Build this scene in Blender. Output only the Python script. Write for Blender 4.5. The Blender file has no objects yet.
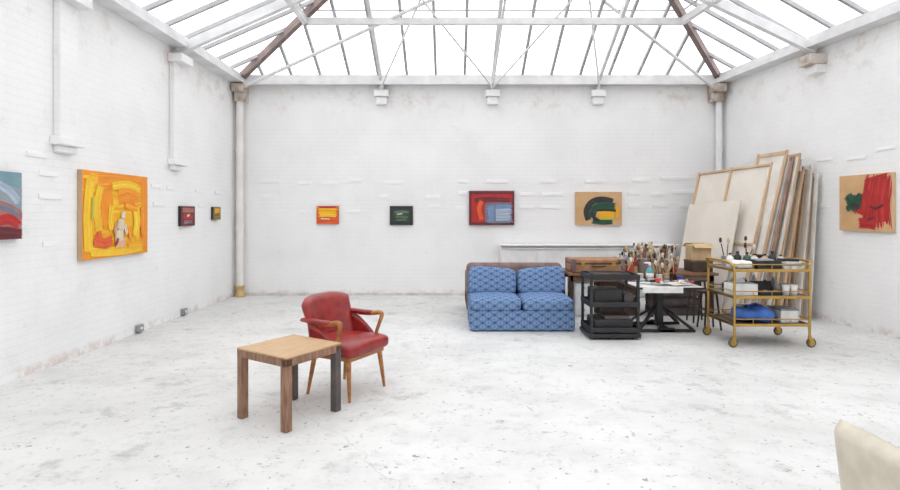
import bpy, bmesh, math, random
from mathutils import Vector, Matrix, Euler
random.seed(7)
S=bpy.context.scene
S.view_settings.view_transform='Standard'

# ------------------------------------------------------------ materials
def nm(name):
    m=bpy.data.materials.new(name); m.use_nodes=True
    nt=m.node_tree; b=nt.nodes['Principled BSDF']
    return m,nt,b
def L(nt,a,b): nt.links.new(a,b)
def mat(name,col,rough=.5,metal=0,col2=None,scale=8,bump=0,stretch=(1,1,1),spec=.5,detail=4,contrast=(.35,.65)):
    m,nt,b=nm(name)
    b.inputs['Roughness'].default_value=rough; b.inputs['Metallic'].default_value=metal
    b.inputs['Specular IOR Level'].default_value=spec
    b.inputs['Base Color'].default_value=(*col,1)
    if col2 is None: col2=tuple(c*.82 for c in col)
    tc=nt.nodes.new('ShaderNodeTexCoord'); mp=nt.nodes.new('ShaderNodeMapping')
    mp.inputs['Scale'].default_value=stretch
    n=nt.nodes.new('ShaderNodeTexNoise'); n.inputs['Scale'].default_value=scale; n.inputs['Detail'].default_value=detail
    r=nt.nodes.new('ShaderNodeValToRGB')
    r.color_ramp.elements[0].position=contrast[0]; r.color_ramp.elements[1].position=contrast[1]
    r.color_ramp.elements[0].color=(*col2,1); r.color_ramp.elements[1].color=(*col,1)
    L(nt,tc.outputs['Object'],mp.inputs[0]); L(nt,mp.outputs[0],n.inputs['Vector']); L(nt,n.outputs['Fac'],r.inputs[0]); L(nt,r.outputs[0],b.inputs['Base Color'])
    if bump:
        bp=nt.nodes.new('ShaderNodeBump'); bp.inputs['Strength'].default_value=bump; bp.inputs['Distance'].default_value=.01
        L(nt,n.outputs['Fac'],bp.inputs['Height']); L(nt,bp.outputs[0],b.inputs['Normal'])
    return m
def mathn(nt,op,a,b=None,c=None,clamp=False):
    n=nt.nodes.new('ShaderNodeMath'); n.operation=op; n.use_clamp=clamp
    for i,v in enumerate((a,b,c)):
        if v is None: continue
        if isinstance(v,(int,float)): n.inputs[i].default_value=v
        else: L(nt,v,n.inputs[i])
    return n.outputs[0]
def mixc(nt,fac,a,b):
    n=nt.nodes.new('ShaderNodeMix'); n.data_type='RGBA'
    if isinstance(fac,(int,float)): n.inputs[0].default_value=fac
    else: L(nt,fac,n.inputs[0])
    for i,v in ((6,a),(7,b)):
        if isinstance(v,tuple): n.inputs[i].default_value=(*v,1)
        else: L(nt,v,n.inputs[i])
    return n.outputs[2]
def noise(nt,vec,scale,detail=4,rough=.5):
    n=nt.nodes.new('ShaderNodeTexNoise'); n.inputs['Scale'].default_value=scale; n.inputs['Detail'].default_value=detail; n.inputs['Roughness'].default_value=rough
    if vec is not None: L(nt,vec,n.inputs['Vector'])
    return n.outputs['Fac']
def ss(nt,v,a,b):
    n=nt.nodes.new('ShaderNodeMapRange'); n.interpolation_type='SMOOTHSTEP'
    n.inputs['From Min'].default_value=a; n.inputs['From Max'].default_value=b
    L(nt,v,n.inputs['Value']); return n.outputs[0]

def wall_mat(name,axis):
    m,nt,b=nm(name); b.inputs['Roughness'].default_value=.7; b.inputs['Specular IOR Level'].default_value=.25
    g=nt.nodes.new('ShaderNodeNewGeometry'); sp=nt.nodes.new('ShaderNodeSeparateXYZ'); L(nt,g.outputs['Position'],sp.inputs[0])
    cb=nt.nodes.new('ShaderNodeCombineXYZ'); L(nt,sp.outputs[axis],cb.inputs[0]); L(nt,sp.outputs[2],cb.inputs[1])
    br=nt.nodes.new('ShaderNodeTexBrick'); L(nt,cb.outputs[0],br.inputs['Vector'])
    br.inputs['Scale'].default_value=1; br.inputs['Brick Width'].default_value=.23; br.inputs['Row Height'].default_value=.075
    br.inputs['Mortar Size'].default_value=.006; br.inputs['Mortar Smooth'].default_value=.6
    n1=noise(nt,g.outputs['Position'],.9,5,.6); n2=noise(nt,g.outputs['Position'],6,6,.65); n3=noise(nt,g.outputs['Position'],22,3)
    base=mixc(nt,ss(nt,n1,.35,.7),(.88,.878,.875),(.82,.818,.815))
    base=mixc(nt,mathn(nt,'MULTIPLY',ss(nt,n2,.58,.72),.26),base,(.66,.64,.61))
    low=mathn(nt,'SUBTRACT',1,ss(nt,sp.outputs[2],.02,.14))
    chip=mathn(nt,'MULTIPLY',low,ss(nt,n2,.44,.62))
    base=mixc(nt,mathn(nt,'MULTIPLY',chip,.60),base,(.60,.46,.39))
    hi=ss(nt,sp.outputs[2],3.1,3.75)
    chip2=mathn(nt,'MULTIPLY',hi,mathn(nt,'MULTIPLY',ss(nt,n2,.46,.62),ss(nt,n1,.40,.60)))
    base=mixc(nt,mathn(nt,'MULTIPLY',chip2,.55),base,(.62,.50,.42))
    base=mixc(nt,mathn(nt,'MULTIPLY',br.outputs['Fac'],.10),base,(.6,.6,.6))
    L(nt,base,b.inputs['Base Color'])
    h=mathn(nt,'ADD',mathn(nt,'MULTIPLY',br.outputs['Fac'],-.6),mathn(nt,'MULTIPLY',n3,.5))
    bp=nt.nodes.new('ShaderNodeBump'); bp.inputs['Strength'].default_value=.3; bp.inputs['Distance'].default_value=.01
    L(nt,h,bp.inputs['Height']); L(nt,bp.outputs[0],b.inputs['Normal'])
    return m
def floor_mat():
    m,nt,b=nm('painted_concrete'); b.inputs['Specular IOR Level'].default_value=.3
    g=nt.nodes.new('ShaderNodeNewGeometry'); P=g.outputs['Position']
    mp=nt.nodes.new('ShaderNodeMapping'); L(nt,P,mp.inputs[0]); mp.inputs['Scale'].default_value=(1,1.15,1)
    n1=noise(nt,mp.outputs[0],.7,5,.55); n2=noise(nt,mp.outputs[0],2.6,9,.72); n3=noise(nt,P,34,4,.6)
    n4=noise(nt,mp.outputs[0],1.1,9,.70); n5=noise(nt,mp.outputs[0],7,7,.72)
    base=mixc(nt,ss(nt,n1,.35,.65),(.71,.71,.698),(.64,.64,.628))
    base=mixc(nt,mathn(nt,'MULTIPLY',ss(nt,n4,.46,.62),.38),base,(.51,.51,.50))
    base=mixc(nt,mathn(nt,'MULTIPLY',ss(nt,n5,.50,.64),.28),base,(.46,.46,.45))
    wear=mathn(nt,'MULTIPLY',ss(nt,n2,.53,.66),ss(nt,n1,.43,.55))
    base=mixc(nt,mathn(nt,'MULTIPLY',wear,.58),base,(.36,.36,.355))
    fine=mathn(nt,'MULTIPLY',ss(nt,n3,.56,.66),ss(nt,n5,.48,.60))
    base=mixc(nt,mathn(nt,'MULTIPLY',fine,.55),base,(.25,.25,.25))
    def flecks(scale,thr,gate,col,base,off,stretch=(1,1,1),amt=.75):
        mm=nt.nodes.new('ShaderNodeMapping'); L(nt,P,mm.inputs[0]); mm.inputs['Location'].default_value=(off,off*1.7,0); mm.inputs['Scale'].default_value=stretch
        mm.inputs['Rotation'].default_value=(0,0,off)
        wv=nt.nodes.new('ShaderNodeVectorMath'); wv.operation='ADD'
        nn=nt.nodes.new('ShaderNodeTexNoise'); nn.inputs['Scale'].default_value=scale*3.5; nn.inputs['Detail'].default_value=3; L(nt,P,nn.inputs['Vector'])
        sc=nt.nodes.new('ShaderNodeVectorMath'); sc.operation='SCALE'; sc.inputs['Scale'].default_value=.5/scale; L(nt,nn.outputs['Color'],sc.inputs[0])
        L(nt,mm.outputs[0],wv.inputs[0]); L(nt,sc.outputs[0],wv.inputs[1])
        v=nt.nodes.new('ShaderNodeTexVoronoi'); v.inputs['Scale'].default_value=scale; L(nt,wv.outputs[0],v.inputs['Vector'])
        s=nt.nodes.new('ShaderNodeSeparateColor'); L(nt,v.outputs['Color'],s.inputs[0])
        r=mathn(nt,'MULTIPLY',s.outputs[1],thr)
        f=mathn(nt,'MULTIPLY',mathn(nt,'LESS_THAN',v.outputs['Distance'],r),mathn(nt,'GREATER_THAN',s.outputs[0],gate))
        return mixc(nt,mathn(nt,'MULTIPLY',f,amt),base,col)
    base=flecks(7,.13,.4,(.20,.20,.21),base,0)
    base=flecks(12,.17,.45,(.30,.29,.27),base,3.3)
    base=flecks(18,.20,.5,(.34,.34,.34),base,8.3)
    base=flecks(3.2,.08,.4,(.16,.16,.17),base,7.1,(1,2.5,1))
    base=flecks(2.5,.12,.5,(.34,.35,.36),base,1.9,(2.6,1,1),.55)
    base=flecks(2.2,.12,.5,(.30,.31,.32),base,4.4,(1,2.6,1),.55)
    base=flecks(6,.10,.84,(.5,.22,.15),base,5.2)
    v=nt.nodes.new('ShaderNodeTexVoronoi'); v.feature='DISTANCE_TO_EDGE'; v.inputs['Scale'].default_value=.3
    wob=nt.nodes.new('ShaderNodeVectorMath'); wob.operation='ADD'
    nn=nt.nodes.new('ShaderNodeTexNoise'); nn.inputs['Scale'].default_value=2.5; nn.inputs['Detail'].default_value=6; L(nt,P,nn.inputs['Vector'])
    sc=nt.nodes.new('ShaderNodeVectorMath'); sc.operation='SCALE'; sc.inputs['Scale'].default_value=.35; L(nt,nn.outputs['Color'],sc.inputs[0])
    L(nt,P,wob.inputs[0]); L(nt,sc.outputs[0],wob.inputs[1]); L(nt,wob.outputs[0],v.inputs['Vector'])
    cr=mathn(nt,'LESS_THAN',v.outputs['Distance'],.0016)
    base=mixc(nt,mathn(nt,'MULTIPLY',cr,.35),base,(.4,.4,.4))
    L(nt,base,b.inputs['Base Color'])
    rr=nt.nodes.new('ShaderNodeMapRange'); rr.inputs['To Min'].default_value=.40; rr.inputs['To Max'].default_value=.75; L(nt,n2,rr.inputs['Value']); L(nt,rr.outputs[0],b.inputs['Roughness'])
    bp=nt.nodes.new('ShaderNodeBump'); bp.inputs['Strength'].default_value=.15; bp.inputs['Distance'].default_value=.01
    L(nt,n3,bp.inputs['Height']); L(nt,bp.outputs[0],b.inputs['Normal'])
    return m
def sofa_mat():
    m,nt,b=nm('blue_ikat_fabric'); b.inputs['Roughness'].default_value=.9; b.inputs['Specular IOR Level'].default_value=.1
    tc=nt.nodes.new('ShaderNodeTexCoord'); sp=nt.nodes.new('ShaderNodeSeparateXYZ'); L(nt,tc.outputs['Object'],sp.inputs[0])
    u=sp.outputs[0]; w=mathn(nt,'SUBTRACT',sp.outputs[2],mathn(nt,'MULTIPLY',sp.outputs[1],-.8))
    nz=noise(nt,tc.outputs['Object'],40,3)
    u=mathn(nt,'ADD',u,mathn(nt,'MULTIPLY',nz,.03)); w=mathn(nt,'ADD',w,mathn(nt,'MULTIPLY',nz,.024))
    a=mathn(nt,'SINE',mathn(nt,'MULTIPLY',u,2*math.pi/.15)); c=mathn(nt,'SINE',mathn(nt,'MULTIPLY',w,2*math.pi/.10))
    p=mathn(nt,'MULTIPLY',a,c)
    base=mixc(nt,ss(nt,p,.0,.6),(.13,.215,.385),(.23,.33,.49))
    base=mixc(nt,mathn(nt,'SUBTRACT',1,ss(nt,p,-.95,-.5)),base,(.05,.09,.22))
    base=mixc(nt,ss(nt,p,.78,.92),base,(.08,.14,.30))
    L(nt,base,b.inputs['Base Color']); return m

M={}
M['white']=mat('white_paint',(.86,.86,.86),.5,col2=(.78,.78,.78),scale=5)
M['whitebeam']=mat('white_painted_steel',(.78,.78,.785),.45,col2=(.66,.66,.665),scale=4)
M['bar']=mat('grey_glazing_bar',(.42,.42,.43),.5,scale=6)
M['brownbeam']=mat('brown_hip_rafter',(.25,.18,.17),.6,col2=(.16,.12,.11),scale=5)
M['corbelwood']=mat('bare_corbel',(.40,.30,.24),.8,col2=(.62,.58,.52),scale=9)
M['pipe']=mat('cream_pipe',(.84,.82,.79),.5,col2=(.76,.72,.66),scale=4)
M['pipebase']=mat('ochre_pipe_base',(.66,.48,.22),.6,scale=9)
M['red']=mat('red_leather',(.33,.024,.02),.30,col2=(.20,.012,.012),scale=12,bump=.15)
M['chairwood']=mat('honey_wood',(.46,.20,.055),.4,col2=(.28,.10,.025),scale=6,stretch=(1,1,4))
M['top']=mat('table_top_wood',(.58,.39,.22),.5,col2=(.48,.30,.16),scale=4,stretch=(1.5,6,1),contrast=(.25,.75))
M['legwood']=mat('weathered_leg_wood',(.33,.18,.11),.6,col2=(.17,.09,.06),scale=7,stretch=(6,6,1))
M['legdark']=mat('dark_leg',(.06,.055,.055),.6,col2=(.12,.09,.08),scale=6)
M['sofa']=sofa_mat()
M['maroon']=mat('worn_brown_leather',(.24,.15,.135),.55,col2=(.15,.085,.08),scale=8)
M['cream']=mat('cream_leather',(.60,.55,.45),.45,col2=(.50,.45,.36),scale=10,bump=.08)
M['black']=mat('black_metal',(.018,.018,.02),.45,scale=8)
M['darkwood']=mat('dark_wood',(.07,.04,.028),.5,col2=(.035,.02,.015),scale=6,stretch=(1,6,1))
M['midwood']=mat('brown_wood',(.26,.13,.06),.5,col2=(.16,.075,.035),scale=6,stretch=(1,6,1))
M['tan']=mat('tan_leather',(.42,.22,.11),.5,col2=(.28,.13,.06),scale=9)
M['brass']=mat('brass',(.58,.36,.10),.32,1,scale=6)
M['paper']=mat('white_paper',(.84,.84,.82),.7,scale=9)
M['card']=mat('cardboard',(.62,.45,.25),.8,scale=9)
M['linen']=mat('raw_canvas_back',(.76,.71,.64),.9,col2=(.70,.65,.58),scale=3)
M['pine']=mat('pine_stretcher',(.62,.43,.27),.6,col2=(.46,.30,.18),scale=5,stretch=(1,1,.3))
M['edgebrown']=mat('brown_canvas_edge',(.38,.22,.15),.7,col2=(.24,.14,.10),scale=5)
M['edgewhite']=mat('white_canvas_edge',(.78,.74,.68),.7,scale=5)
M['bluecloth']=mat('blue_cloth',(.06,.17,.52),.8,col2=(.03,.09,.32),scale=8)
M['grey']=mat('grey_plastic',(.30,.31,.33),.5,scale=8)
M['tin']=mat('tin',(.55,.55,.56),.35,.8,scale=8)
M['glassgreen']=mat('green_bottle',(.05,.14,.07),.2,scale=8)
M['teal']=mat('teal_label',(.12,.42,.48),.4,scale=8)
M['bristle']=mat('brush_bristle',(.24,.15,.09),.8,scale=30)
M['yel']=mat('yellow_plastic',(.78,.55,.08),.4,scale=8)
M['redp']=mat('red_plastic',(.60,.06,.04),.4,scale=8)
M['rubber']=mat('rubber_wheel',(.10,.09,.08),.6,scale=8)
m,nt,b=nm('skylight_glass'); nt.nodes.remove(b)
out=[n for n in nt.nodes if n.type=='OUTPUT_MATERIAL'][0]
t=nt.nodes.new('ShaderNodeBsdfTransparent'); t.inputs[0].default_value=(.96,.965,.97,1)
gl=nt.nodes.new('ShaderNodeBsdfTranslucent'); gl.inputs[0].default_value=(.9,.92,.95,1)
mx=nt.nodes.new('ShaderNodeMixShader'); mx.inputs[0].default_value=.12
L(nt,t.outputs[0],mx.inputs[1]); L(nt,gl.outputs[0],mx.inputs[2]); L(nt,mx.outputs[0],out.inputs[0])
M['glass']=m

# ------------------------------------------------------------ builder
class B:
    def __init__(s,name,loc=(0,0,0),rz=0):
        s.name=name; s.loc=Vector(loc); s.rz=rz; s.v=[]; s.f=[]; s.fm=[]; s.fs=[]; s.mats=[]
    def mi(s,m):
        m=M[m] if isinstance(m,str) else m
        if m not in s.mats: s.mats.append(m)
        return s.mats.index(m)
    def raw(s,vs,fs,m,smooth=False):
        o=len(s.v); s.v+= [Vector(v) for v in vs]; k=s.mi(m)
        for f in fs: s.f.append([i+o for i in f]); s.fm.append(k); s.fs.append(smooth)
    def box(s,c,size,m,rot=(0,0,0),bev=0.0,seg=2):
        bm=bmesh.new(); bmesh.ops.create_cube(bm,size=1)
        bmesh.ops.scale(bm,vec=size,verts=bm.verts)
        if bev>0: bmesh.ops.bevel(bm,geom=bm.edges[:],offset=min(bev,min(size)*.49),segments=seg,profile=.5,affect='EDGES')
        T=Matrix.Translation(c)@Euler(rot).to_matrix().to_4x4()
        bm.verts.index_update()
        s.raw([T@v.co for v in bm.verts],[[v.index for v in f.verts] for f in bm.faces],m,bev>0.02)
        bm.free(); return s
    def box2(s,a,b,m,bev=0.0,seg=2):
        a=Vector(a);b=Vector(b); d=b-a
        return s.box((a+b)/2,(abs(d.x),abs(d.y),abs(d.z)),m,bev=bev,seg=seg)
    def frame(s,d):
        d=d.normalized(); up=Vector((0,0,1)) if abs(d.z)<.95 else Vector((1,0,0))
        x=d.cross(up).normalized(); y=x.cross(d).normalized(); return x,y
    def beam(s,p1,p2,w,h,m,h2=None,w2=None):
        p1=Vector(p1);p2=Vector(p2); x,y=s.frame(p2-p1); w2=w2 or w; h2=h2 or h
        vs=[p1-x*w/2-y*h/2,p1+x*w/2-y*h/2,p1+x*w/2+y*h/2,p1-x*w/2+y*h/2,p2-x*w2/2-y*h2/2,p2+x*w2/2-y*h2/2,p2+x*w2/2+y*h2/2,p2-x*w2/2+y*h2/2]
        s.raw(vs,[[3,2,1,0],[4,5,6,7],[0,1,5,4],[1,2,6,5],[2,3,7,6],[3,0,4,7]],m); return s
    def cyl(s,p1,p2,r,m,r2=None,seg=14):
        r2=r if r2 is None else r2; p1=Vector(p1);p2=Vector(p2); x,y=s.frame(p2-p1)
        vs=[];fs=[]
        for p,rr in((p1,r),(p2,r2)):
            for i in range(seg):
                a=2*math.pi*i/seg; vs.append(p+x*rr*math.cos(a)+y*rr*math.sin(a))
        for i in range(seg): j=(i+1)%seg; fs.append([i,j,seg+j,seg+i])
        s.raw(vs,fs,m,True); s.raw(vs,[list(range(seg))[::-1],list(range(seg,2*seg))],m,False); return s
    def tube(s,pts,r,m,seg=10,sub=6,flat=1.0,closed=False,ref=None):
        P=[Vector(p) for p in pts]; Q=[];R=[]
        rs=r if isinstance(r,(list,tuple)) else [r]*len(P)
        n=len(P)
        for i in range(n if closed else n-1):
            p0=P[(i-1)%n] if (closed or i>0) else P[0]; p1=P[i]; p2=P[(i+1)%n]; p3=P[(i+2)%n] if (closed or i+2<n) else P[-1]
            for k in range(sub):
                t=k/sub
                Q.append(.5*((2*p1)+(p2-p0)*t+(2*p0-5*p1+4*p2-p3)*t*t+(-p0+3*p1-3*p2+p3)*t**3)); R.append(rs[i]*(1-t)+rs[(i+1)%n]*t)
        if not closed: Q.append(P[-1]); R.append(rs[-1])
        vs=[];fs=[];N=len(Q); x=None
        for i,q in enumerate(Q):
            if closed: d=Q[(i+1)%N]-Q[i-1]
            else: d=Q[min(i+1,N-1)]-Q[max(i-1,0)]
            d.normalize()
            if x is None:
                x=Vector(ref) if ref else s.frame(d)[0]
            x=(x-d*x.dot(d)).normalized(); y=d.cross(x)
            for k in range(seg):
                a=2*math.pi*k/seg; vs.append(q+x*R[i]*math.cos(a)+y*R[i]*flat*math.sin(a))
        for i in range(N if closed else N-1):
            for k in range(seg):
                j=(k+1)%seg; i2=(i+1)%N; fs.append([i*seg+k,i*seg+j,i2*seg+j,i2*seg+k])
        if not closed: fs.append(list(range(seg))[::-1]); fs.append([(N-1)*seg+k for k in range(seg)])
        s.raw(vs,fs,m,True); return s
    def sup(s,c,size,m,e=.3,e2=None,rot=(0,0,0),nu=40,nv=24,warp=None):
        e2=e if e2 is None else e2
        T=Matrix.Translation(c)@Euler(rot).to_matrix().to_4x4()
        sg=lambda v,p: math.copysign(abs(v)**p,v)
        vs=[];fs=[]
        for j in range(nv+1):
            ph=-math.pi/2+math.pi*j/nv
            for i in range(nu):
                th=2*math.pi*i/nu
                p=Vector((sg(math.cos(ph),e)*sg(math.cos(th),e2)*size[0]/2,sg(math.cos(ph),e)*sg(math.sin(th),e2)*size[1]/2,sg(math.sin(ph),e)*size[2]/2))
                if warp: p=warp(p)
                vs.append(T@p)
        for j in range(nv):
            for i in range(nu):
                k=(i+1)%nu; fs.append([j*nu+i,j*nu+k,(j+1)*nu+k,(j+1)*nu+i])
        s.raw(vs,fs,m,True); return s
    def shell(s,f,nu,nv,t,m,pu=10,pv=8):
        P=[[Vector(f(i/nu,j/nv)) for j in range(nv+1)] for i in range(nu+1)]
        A=[];Bk=[]
        for i in range(nu+1):
            for j in range(nv+1):
                du=P[min(i+1,nu)][j]-P[max(i-1,0)][j]; dv=P[i][min(j+1,nv)]-P[i][max(j-1,0)]
                n=du.cross(dv).normalized(); u=abs(2*i/nu-1); v=abs(2*j/nv-1)
                k=t/2*math.sqrt(max(0,1-u**pu))*math.sqrt(max(0,1-v**pv))+.0005
                A.append(P[i][j]+n*k); Bk.append(P[i][j]-n*k)
        W=nv+1; N=len(A); fs=[]
        for i in range(nu):
            for j in range(nv):
                a=i*W+j; fs.append([a,a+W,a+W+1,a+1]); fs.append([N+a,N+a+1,N+a+W+1,N+a+W])
        edge=[i*W for i in range(nu+1)]+[nu*W+j for j in range(1,nv+1)]+[i*W+nv for i in range(nu-1,-1,-1)]+[j for j in range(nv-1,0,-1)]
        for k in range(len(edge)):
            a=edge[k];b=edge[(k+1)%len(edge)]; fs.append([a,N+a,N+b,b])
        s.raw(A+Bk,fs,m,True); return s
    def lathe(s,c,prof,m,seg=18):
        c=Vector(c); vs=[];fs=[];n=len(prof)
        for r,z in prof:
            for i in range(seg):
                a=2*math.pi*i/seg; vs.append(c+Vector((r*math.cos(a),r*math.sin(a),z)))
        for j in range(n-1):
            for i in range(seg):
                k=(i+1)%seg; fs.append([j*seg+i,j*seg+k,(j+1)*seg+k,(j+1)*seg+i])
        fs.append(list(range(seg))[::-1]); fs.append([(n-1)*seg+i for i in range(seg)])
        s.raw(vs,fs,m,True); return s
    def build(s,recalc=True):
        me=bpy.data.meshes.new(s.name); me.from_pydata([tuple(v) for v in s.v],[],s.f)
        for m in s.mats: me.materials.append(m)
        for p,k,sm in zip(me.polygons,s.fm,s.fs): p.material_index=k; p.use_smooth=sm
        if recalc:
            bm=bmesh.new(); bm.from_mesh(me); bmesh.ops.recalc_face_normals(bm,faces=bm.faces); bm.to_mesh(me); bm.free()
        o=bpy.data.objects.new(s.name,me); o.location=s.loc; o.rotation_euler=(0,0,s.rz)
        S.collection.objects.link(o); return o

# ------------------------------------------------------------ room
YB=10.0; YF=-4.0; XL=-3.9; ZE=3.98
def xr(y): return 4.95+.12*(10-y)
wl,wb,wr=wall_mat('wall_paint_side',1),wall_mat('wall_paint_back',0),wall_mat('wall_paint_side_b',1)
b=B('floor'); b.raw([(XL-.3,YF-.3,0),(xr(YF)+.3,YF-.3,0),(xr(YB)+.3,YB+.3,0),(XL-.3,YB+.3,0),(XL-.3,YF-.3,-.1),(xr(YF)+.3,YF-.3,-.1),(xr(YB)+.3,YB+.3,-.1),(XL-.3,YB+.3,-.1)],
 [[0,1,2,3],[7,6,5,4],[0,4,5,1],[1,5,6,2],[2,6,7,3],[3,7,4,0]],floor_mat()); b.build()
def prism(name,poly,z0,z1,m):
    b=B(name); n=len(poly)
    vs=[(x,y,z0) for x,y in poly]+[(x,y,z1) for x,y in poly]
    b.raw(vs,[list(range(n))[::-1],list(range(n,2*n))]+[[i,(i+1)%n,n+(i+1)%n,n+i] for i in range(n)],m); return b
w=prism('wall_left',[(XL-.25,YF),(XL,YF),(XL,YB),(XL-.25,YB)],0,ZE,wl); w.build()
prism('wall_right',[(xr(YF),YF),(xr(YF)+.25,YF),(xr(YB)+.25,YB),(xr(YB),YB)],0,ZE,wr).build()
prism('wall_back',[(XL-.25,YB),(xr(YB)+.25,YB),(xr(YB)+.25,YB+.25),(XL-.25,YB+.25)],0,ZE,wb).build()
prism('wall_front',[(XL-.25,YF-.25),(xr(YF)+.25,YF-.25),(xr(YF)+.25,YF),(XL-.25,YF)],0,ZE,wb).build()

k=0
for yc in (7.75,5.52,3.3,1.1,-1.1):
    b=B('trim_%d'%(k+1)); k+=1
    b.box2((XL,yc-.13,2.26),(XL+.08,yc+.13,3.62),wl,bev=.012)
    b.box2((XL,yc-.18,2.17),(XL+.12,yc+.18,2.26),wl,bev=.012)
    b.box2((XL,yc-.13,2.10),(XL+.07,yc+.13,2.17),wl,bev=.012)
    b.box2((XL,yc-.17,3.60),(XL+.20,yc+.17,3.72),'white',bev=.012)
    b.build()
for yc in (7.75,5.52,3.3,1.1,-1.1):
    b=B('trim_%d'%(k+1)); k+=1
    x=xr(yc)
    b.box2((x-.22,yc-.14,3.58),(x+.02,yc+.14,3.72),'corbelwood',bev=.012)
    b.box2((x-.13,yc-.11,3.46),(x+.02,yc+.11,3.58),'white',bev=.012)
    b.build()
BX=(-1.24,.77,2.68)
for x in BX:
    b=B('trim_%d'%(k+1)); k+=1
    b.box2((x-.13,YB-.14,3.60),(x+.13,YB,3.72),'white',bev=.01)
    b.box2((x-.10,YB-.10,3.46),(x+.10,YB,3.60),'white',bev=.02)
    b.build()
for x0 in (XL+.14,xr(YB)-.16):
    b=B('trim_%d'%(k+1)); k+=1
    b.box2((x0-.11,YB-.3,3.66),(x0+.11,YB,3.80),'corbelwood',bev=.012)
    b.box2((x0-.10,YB-.2,3.50),(x0+.10,YB,3.66),'corbelwood',bev=.012)
    b.build()
B('baseboard_back').box2((XL,YB-.02,0),(xr(YB),YB,.05),mat('grubby_skirting',(.55,.50,.46),.8,col2=(.74,.72,.70),scale=5)).build()

b=B('eave_beam')
b.box2((XL,YB-.16,3.82),(xr(YB),YB,ZE),'whitebeam',bev=.01)
b.box2((XL,YB-.20,3.80),(xr(YB),YB-.15,3.86),'whitebeam')
b.beam((XL+.09,YF,3.90),(XL+.09,YB,3.90),.18,.16,'whitebeam')
b.beam((XL+.20,YF,3.86),(XL+.20,YB,3.86),.05,.08,'whitebeam')
b.beam((xr(YF)-.09,YF,3.90),(xr(YB)-.09,YB,3.90),.18,.16,'whitebeam')
b.beam((xr(YF)-.2,YF,3.86),(xr(YB)-.2,YB,3.86),.05,.08,'whitebeam')
b.box2((XL,YF,3.82),(xr(YF),YF+.16,ZE),'whitebeam')
b.build()

# skylight
BL=Vector((XL,YB,ZE)); BR=Vector((xr(YB),YB,ZE)); FL=Vector((XL,YF,ZE)); FR=Vector((xr(YF),YF,ZE))
R1=Vector((1.0,5.75,ZE+2.13)); R2=Vector((1.2,.25,ZE+2.13))
def lerp(a,b,t): return a+(b-a)*t
def skylight(name,A,Bp,topA,topB,spac,drop=.03):
    b=B(name)
    if (topA-topB).length<1e-6: b.raw([A,Bp,topA],[[0,1,2]],'glass')
    else: b.raw([A,Bp,topB,topA],[[0,1,2,3]],'glass')
    ax=(Bp-A).normalized(); n=int((Bp-A).length/spac); d=Vector((0,0,-drop))
    ta=(topA-A).dot(ax); tb=(topB-A).dot(ax); Ln=(Bp-A).length
    for i in range(1,n):
        t=Ln*i/n; e=A+ax*t
        if t<ta: top=lerp(A,topA,t/ta)
        elif t>tb: top=lerp(Bp,topB,(Ln-t)/(Ln-tb))
        else: top=lerp(topA,topB,(t-ta)/(tb-ta) if tb>ta else 0)
        b.beam(e+d,top+d,.045,.055,'bar')
    for q in (.33,.66):
        p=lerp(A,topA,q); r=lerp(Bp,topB,q); b.beam(p+d*.3,r+d*.3,.03,.012,'bar')
    return b.build()
skylight('window_1',BL,BR,R1,R1,.52)
skylight('window_2',FL,BL,R2,R1,.52)
skylight('window_3',FR,BR,R2,R1,.52)
skylight('window_4',FL,FR,R2,R2,.52)

b=B('roof_truss')
D=Vector((0,0,-.10))
for p,q in((BL,R1),(BR,R1),(FL,R2),(FR,R2)):
    b.beam(p+D,q+D,.08,.13,'brownbeam')
b.beam(R1+D,R2+D,.09,.2,'whitebeam')
def roof_back(x,t): return Vector((x,YB-t,ZE+.5*t-.12))
for x in BX:
    tm=min((x-XL)/1.153,(xr(YB)-x)/.93)
    b.beam((x,YB-.08,3.72),(x,YB-.08,3.90),.08,.08,'whitebeam')
    b.beam(roof_back(x,.05),roof_back(x,tm),.055,.10,'whitebeam')
def purlin(q,w,h,m='whitebeam'):
    dd=Vector((0,0,-.2))
    a=lerp(BL,R1,q)+dd;c=lerp(BR,R1,q)+dd;e=lerp(FL,R2,q)+dd;f=lerp(FR,R2,q)+dd
    b.beam(a,c,w,h,m); b.beam(a,e,w,h,m); b.beam(c,f,w,h,m); b.beam(e,f,w,h,m)
purlin(.335,.08,.10)
purlin(.66,.08,.10)
for yc in (7.75,5.52,3.3,1.1,-1.1):
    if yc>5.75: tl=lerp(BL,R1,(10-yc)/4.25); tr=lerp(BR,R1,(10-yc)/4.25)
    elif yc<.25: tl=lerp(FL,R2,(yc+4)/4.25); tr=lerp(FR,R2,(yc+4)/4.25)
    else: tl=tr=lerp(R1,R2,(5.75-yc)/5.5)
    tl=Vector((tl.x,yc,tl.z-.2)); tr=Vector((tr.x,yc,tr.z-.2))
    b.beam((XL+.06,yc,3.80),tl,.09,.13,'whitebeam'); b.beam((xr(yc)-.06,yc,3.80),tr,.09,.13,'whitebeam')
    if yc<5.8:
        b.beam((XL+.06,yc,4.0),(xr(yc)-.06,yc,4.0),.06,.09,'whitebeam')
        mid=(tl+tr)/2; b.beam((mid.x,yc,4.0),mid,.05,.05,'whitebeam')
b.cyl((XL+.2,YB-.2,3.74),(.9,7.75,5.05),.028,'whitebeam')
b.cyl((xr(YB)-.25,YB-.2,3.74),(1.1,7.75,5.35),.028,'whitebeam')
b.cyl((.77,YB-.15,3.75),(-.6,8.0,4.85),.016,'whitebeam')
b.cyl((.77,YB-.15,3.75),(2.0,8.0,4.85),.016,'whitebeam')
b.cyl((.77,YB-.15,3.78),(.85,7.75,5.0),.02,'whitebeam')
b.cyl((-1.24,YB-.15,3.75),(-.3,8.0,4.9),.016,'whitebeam')
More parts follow.
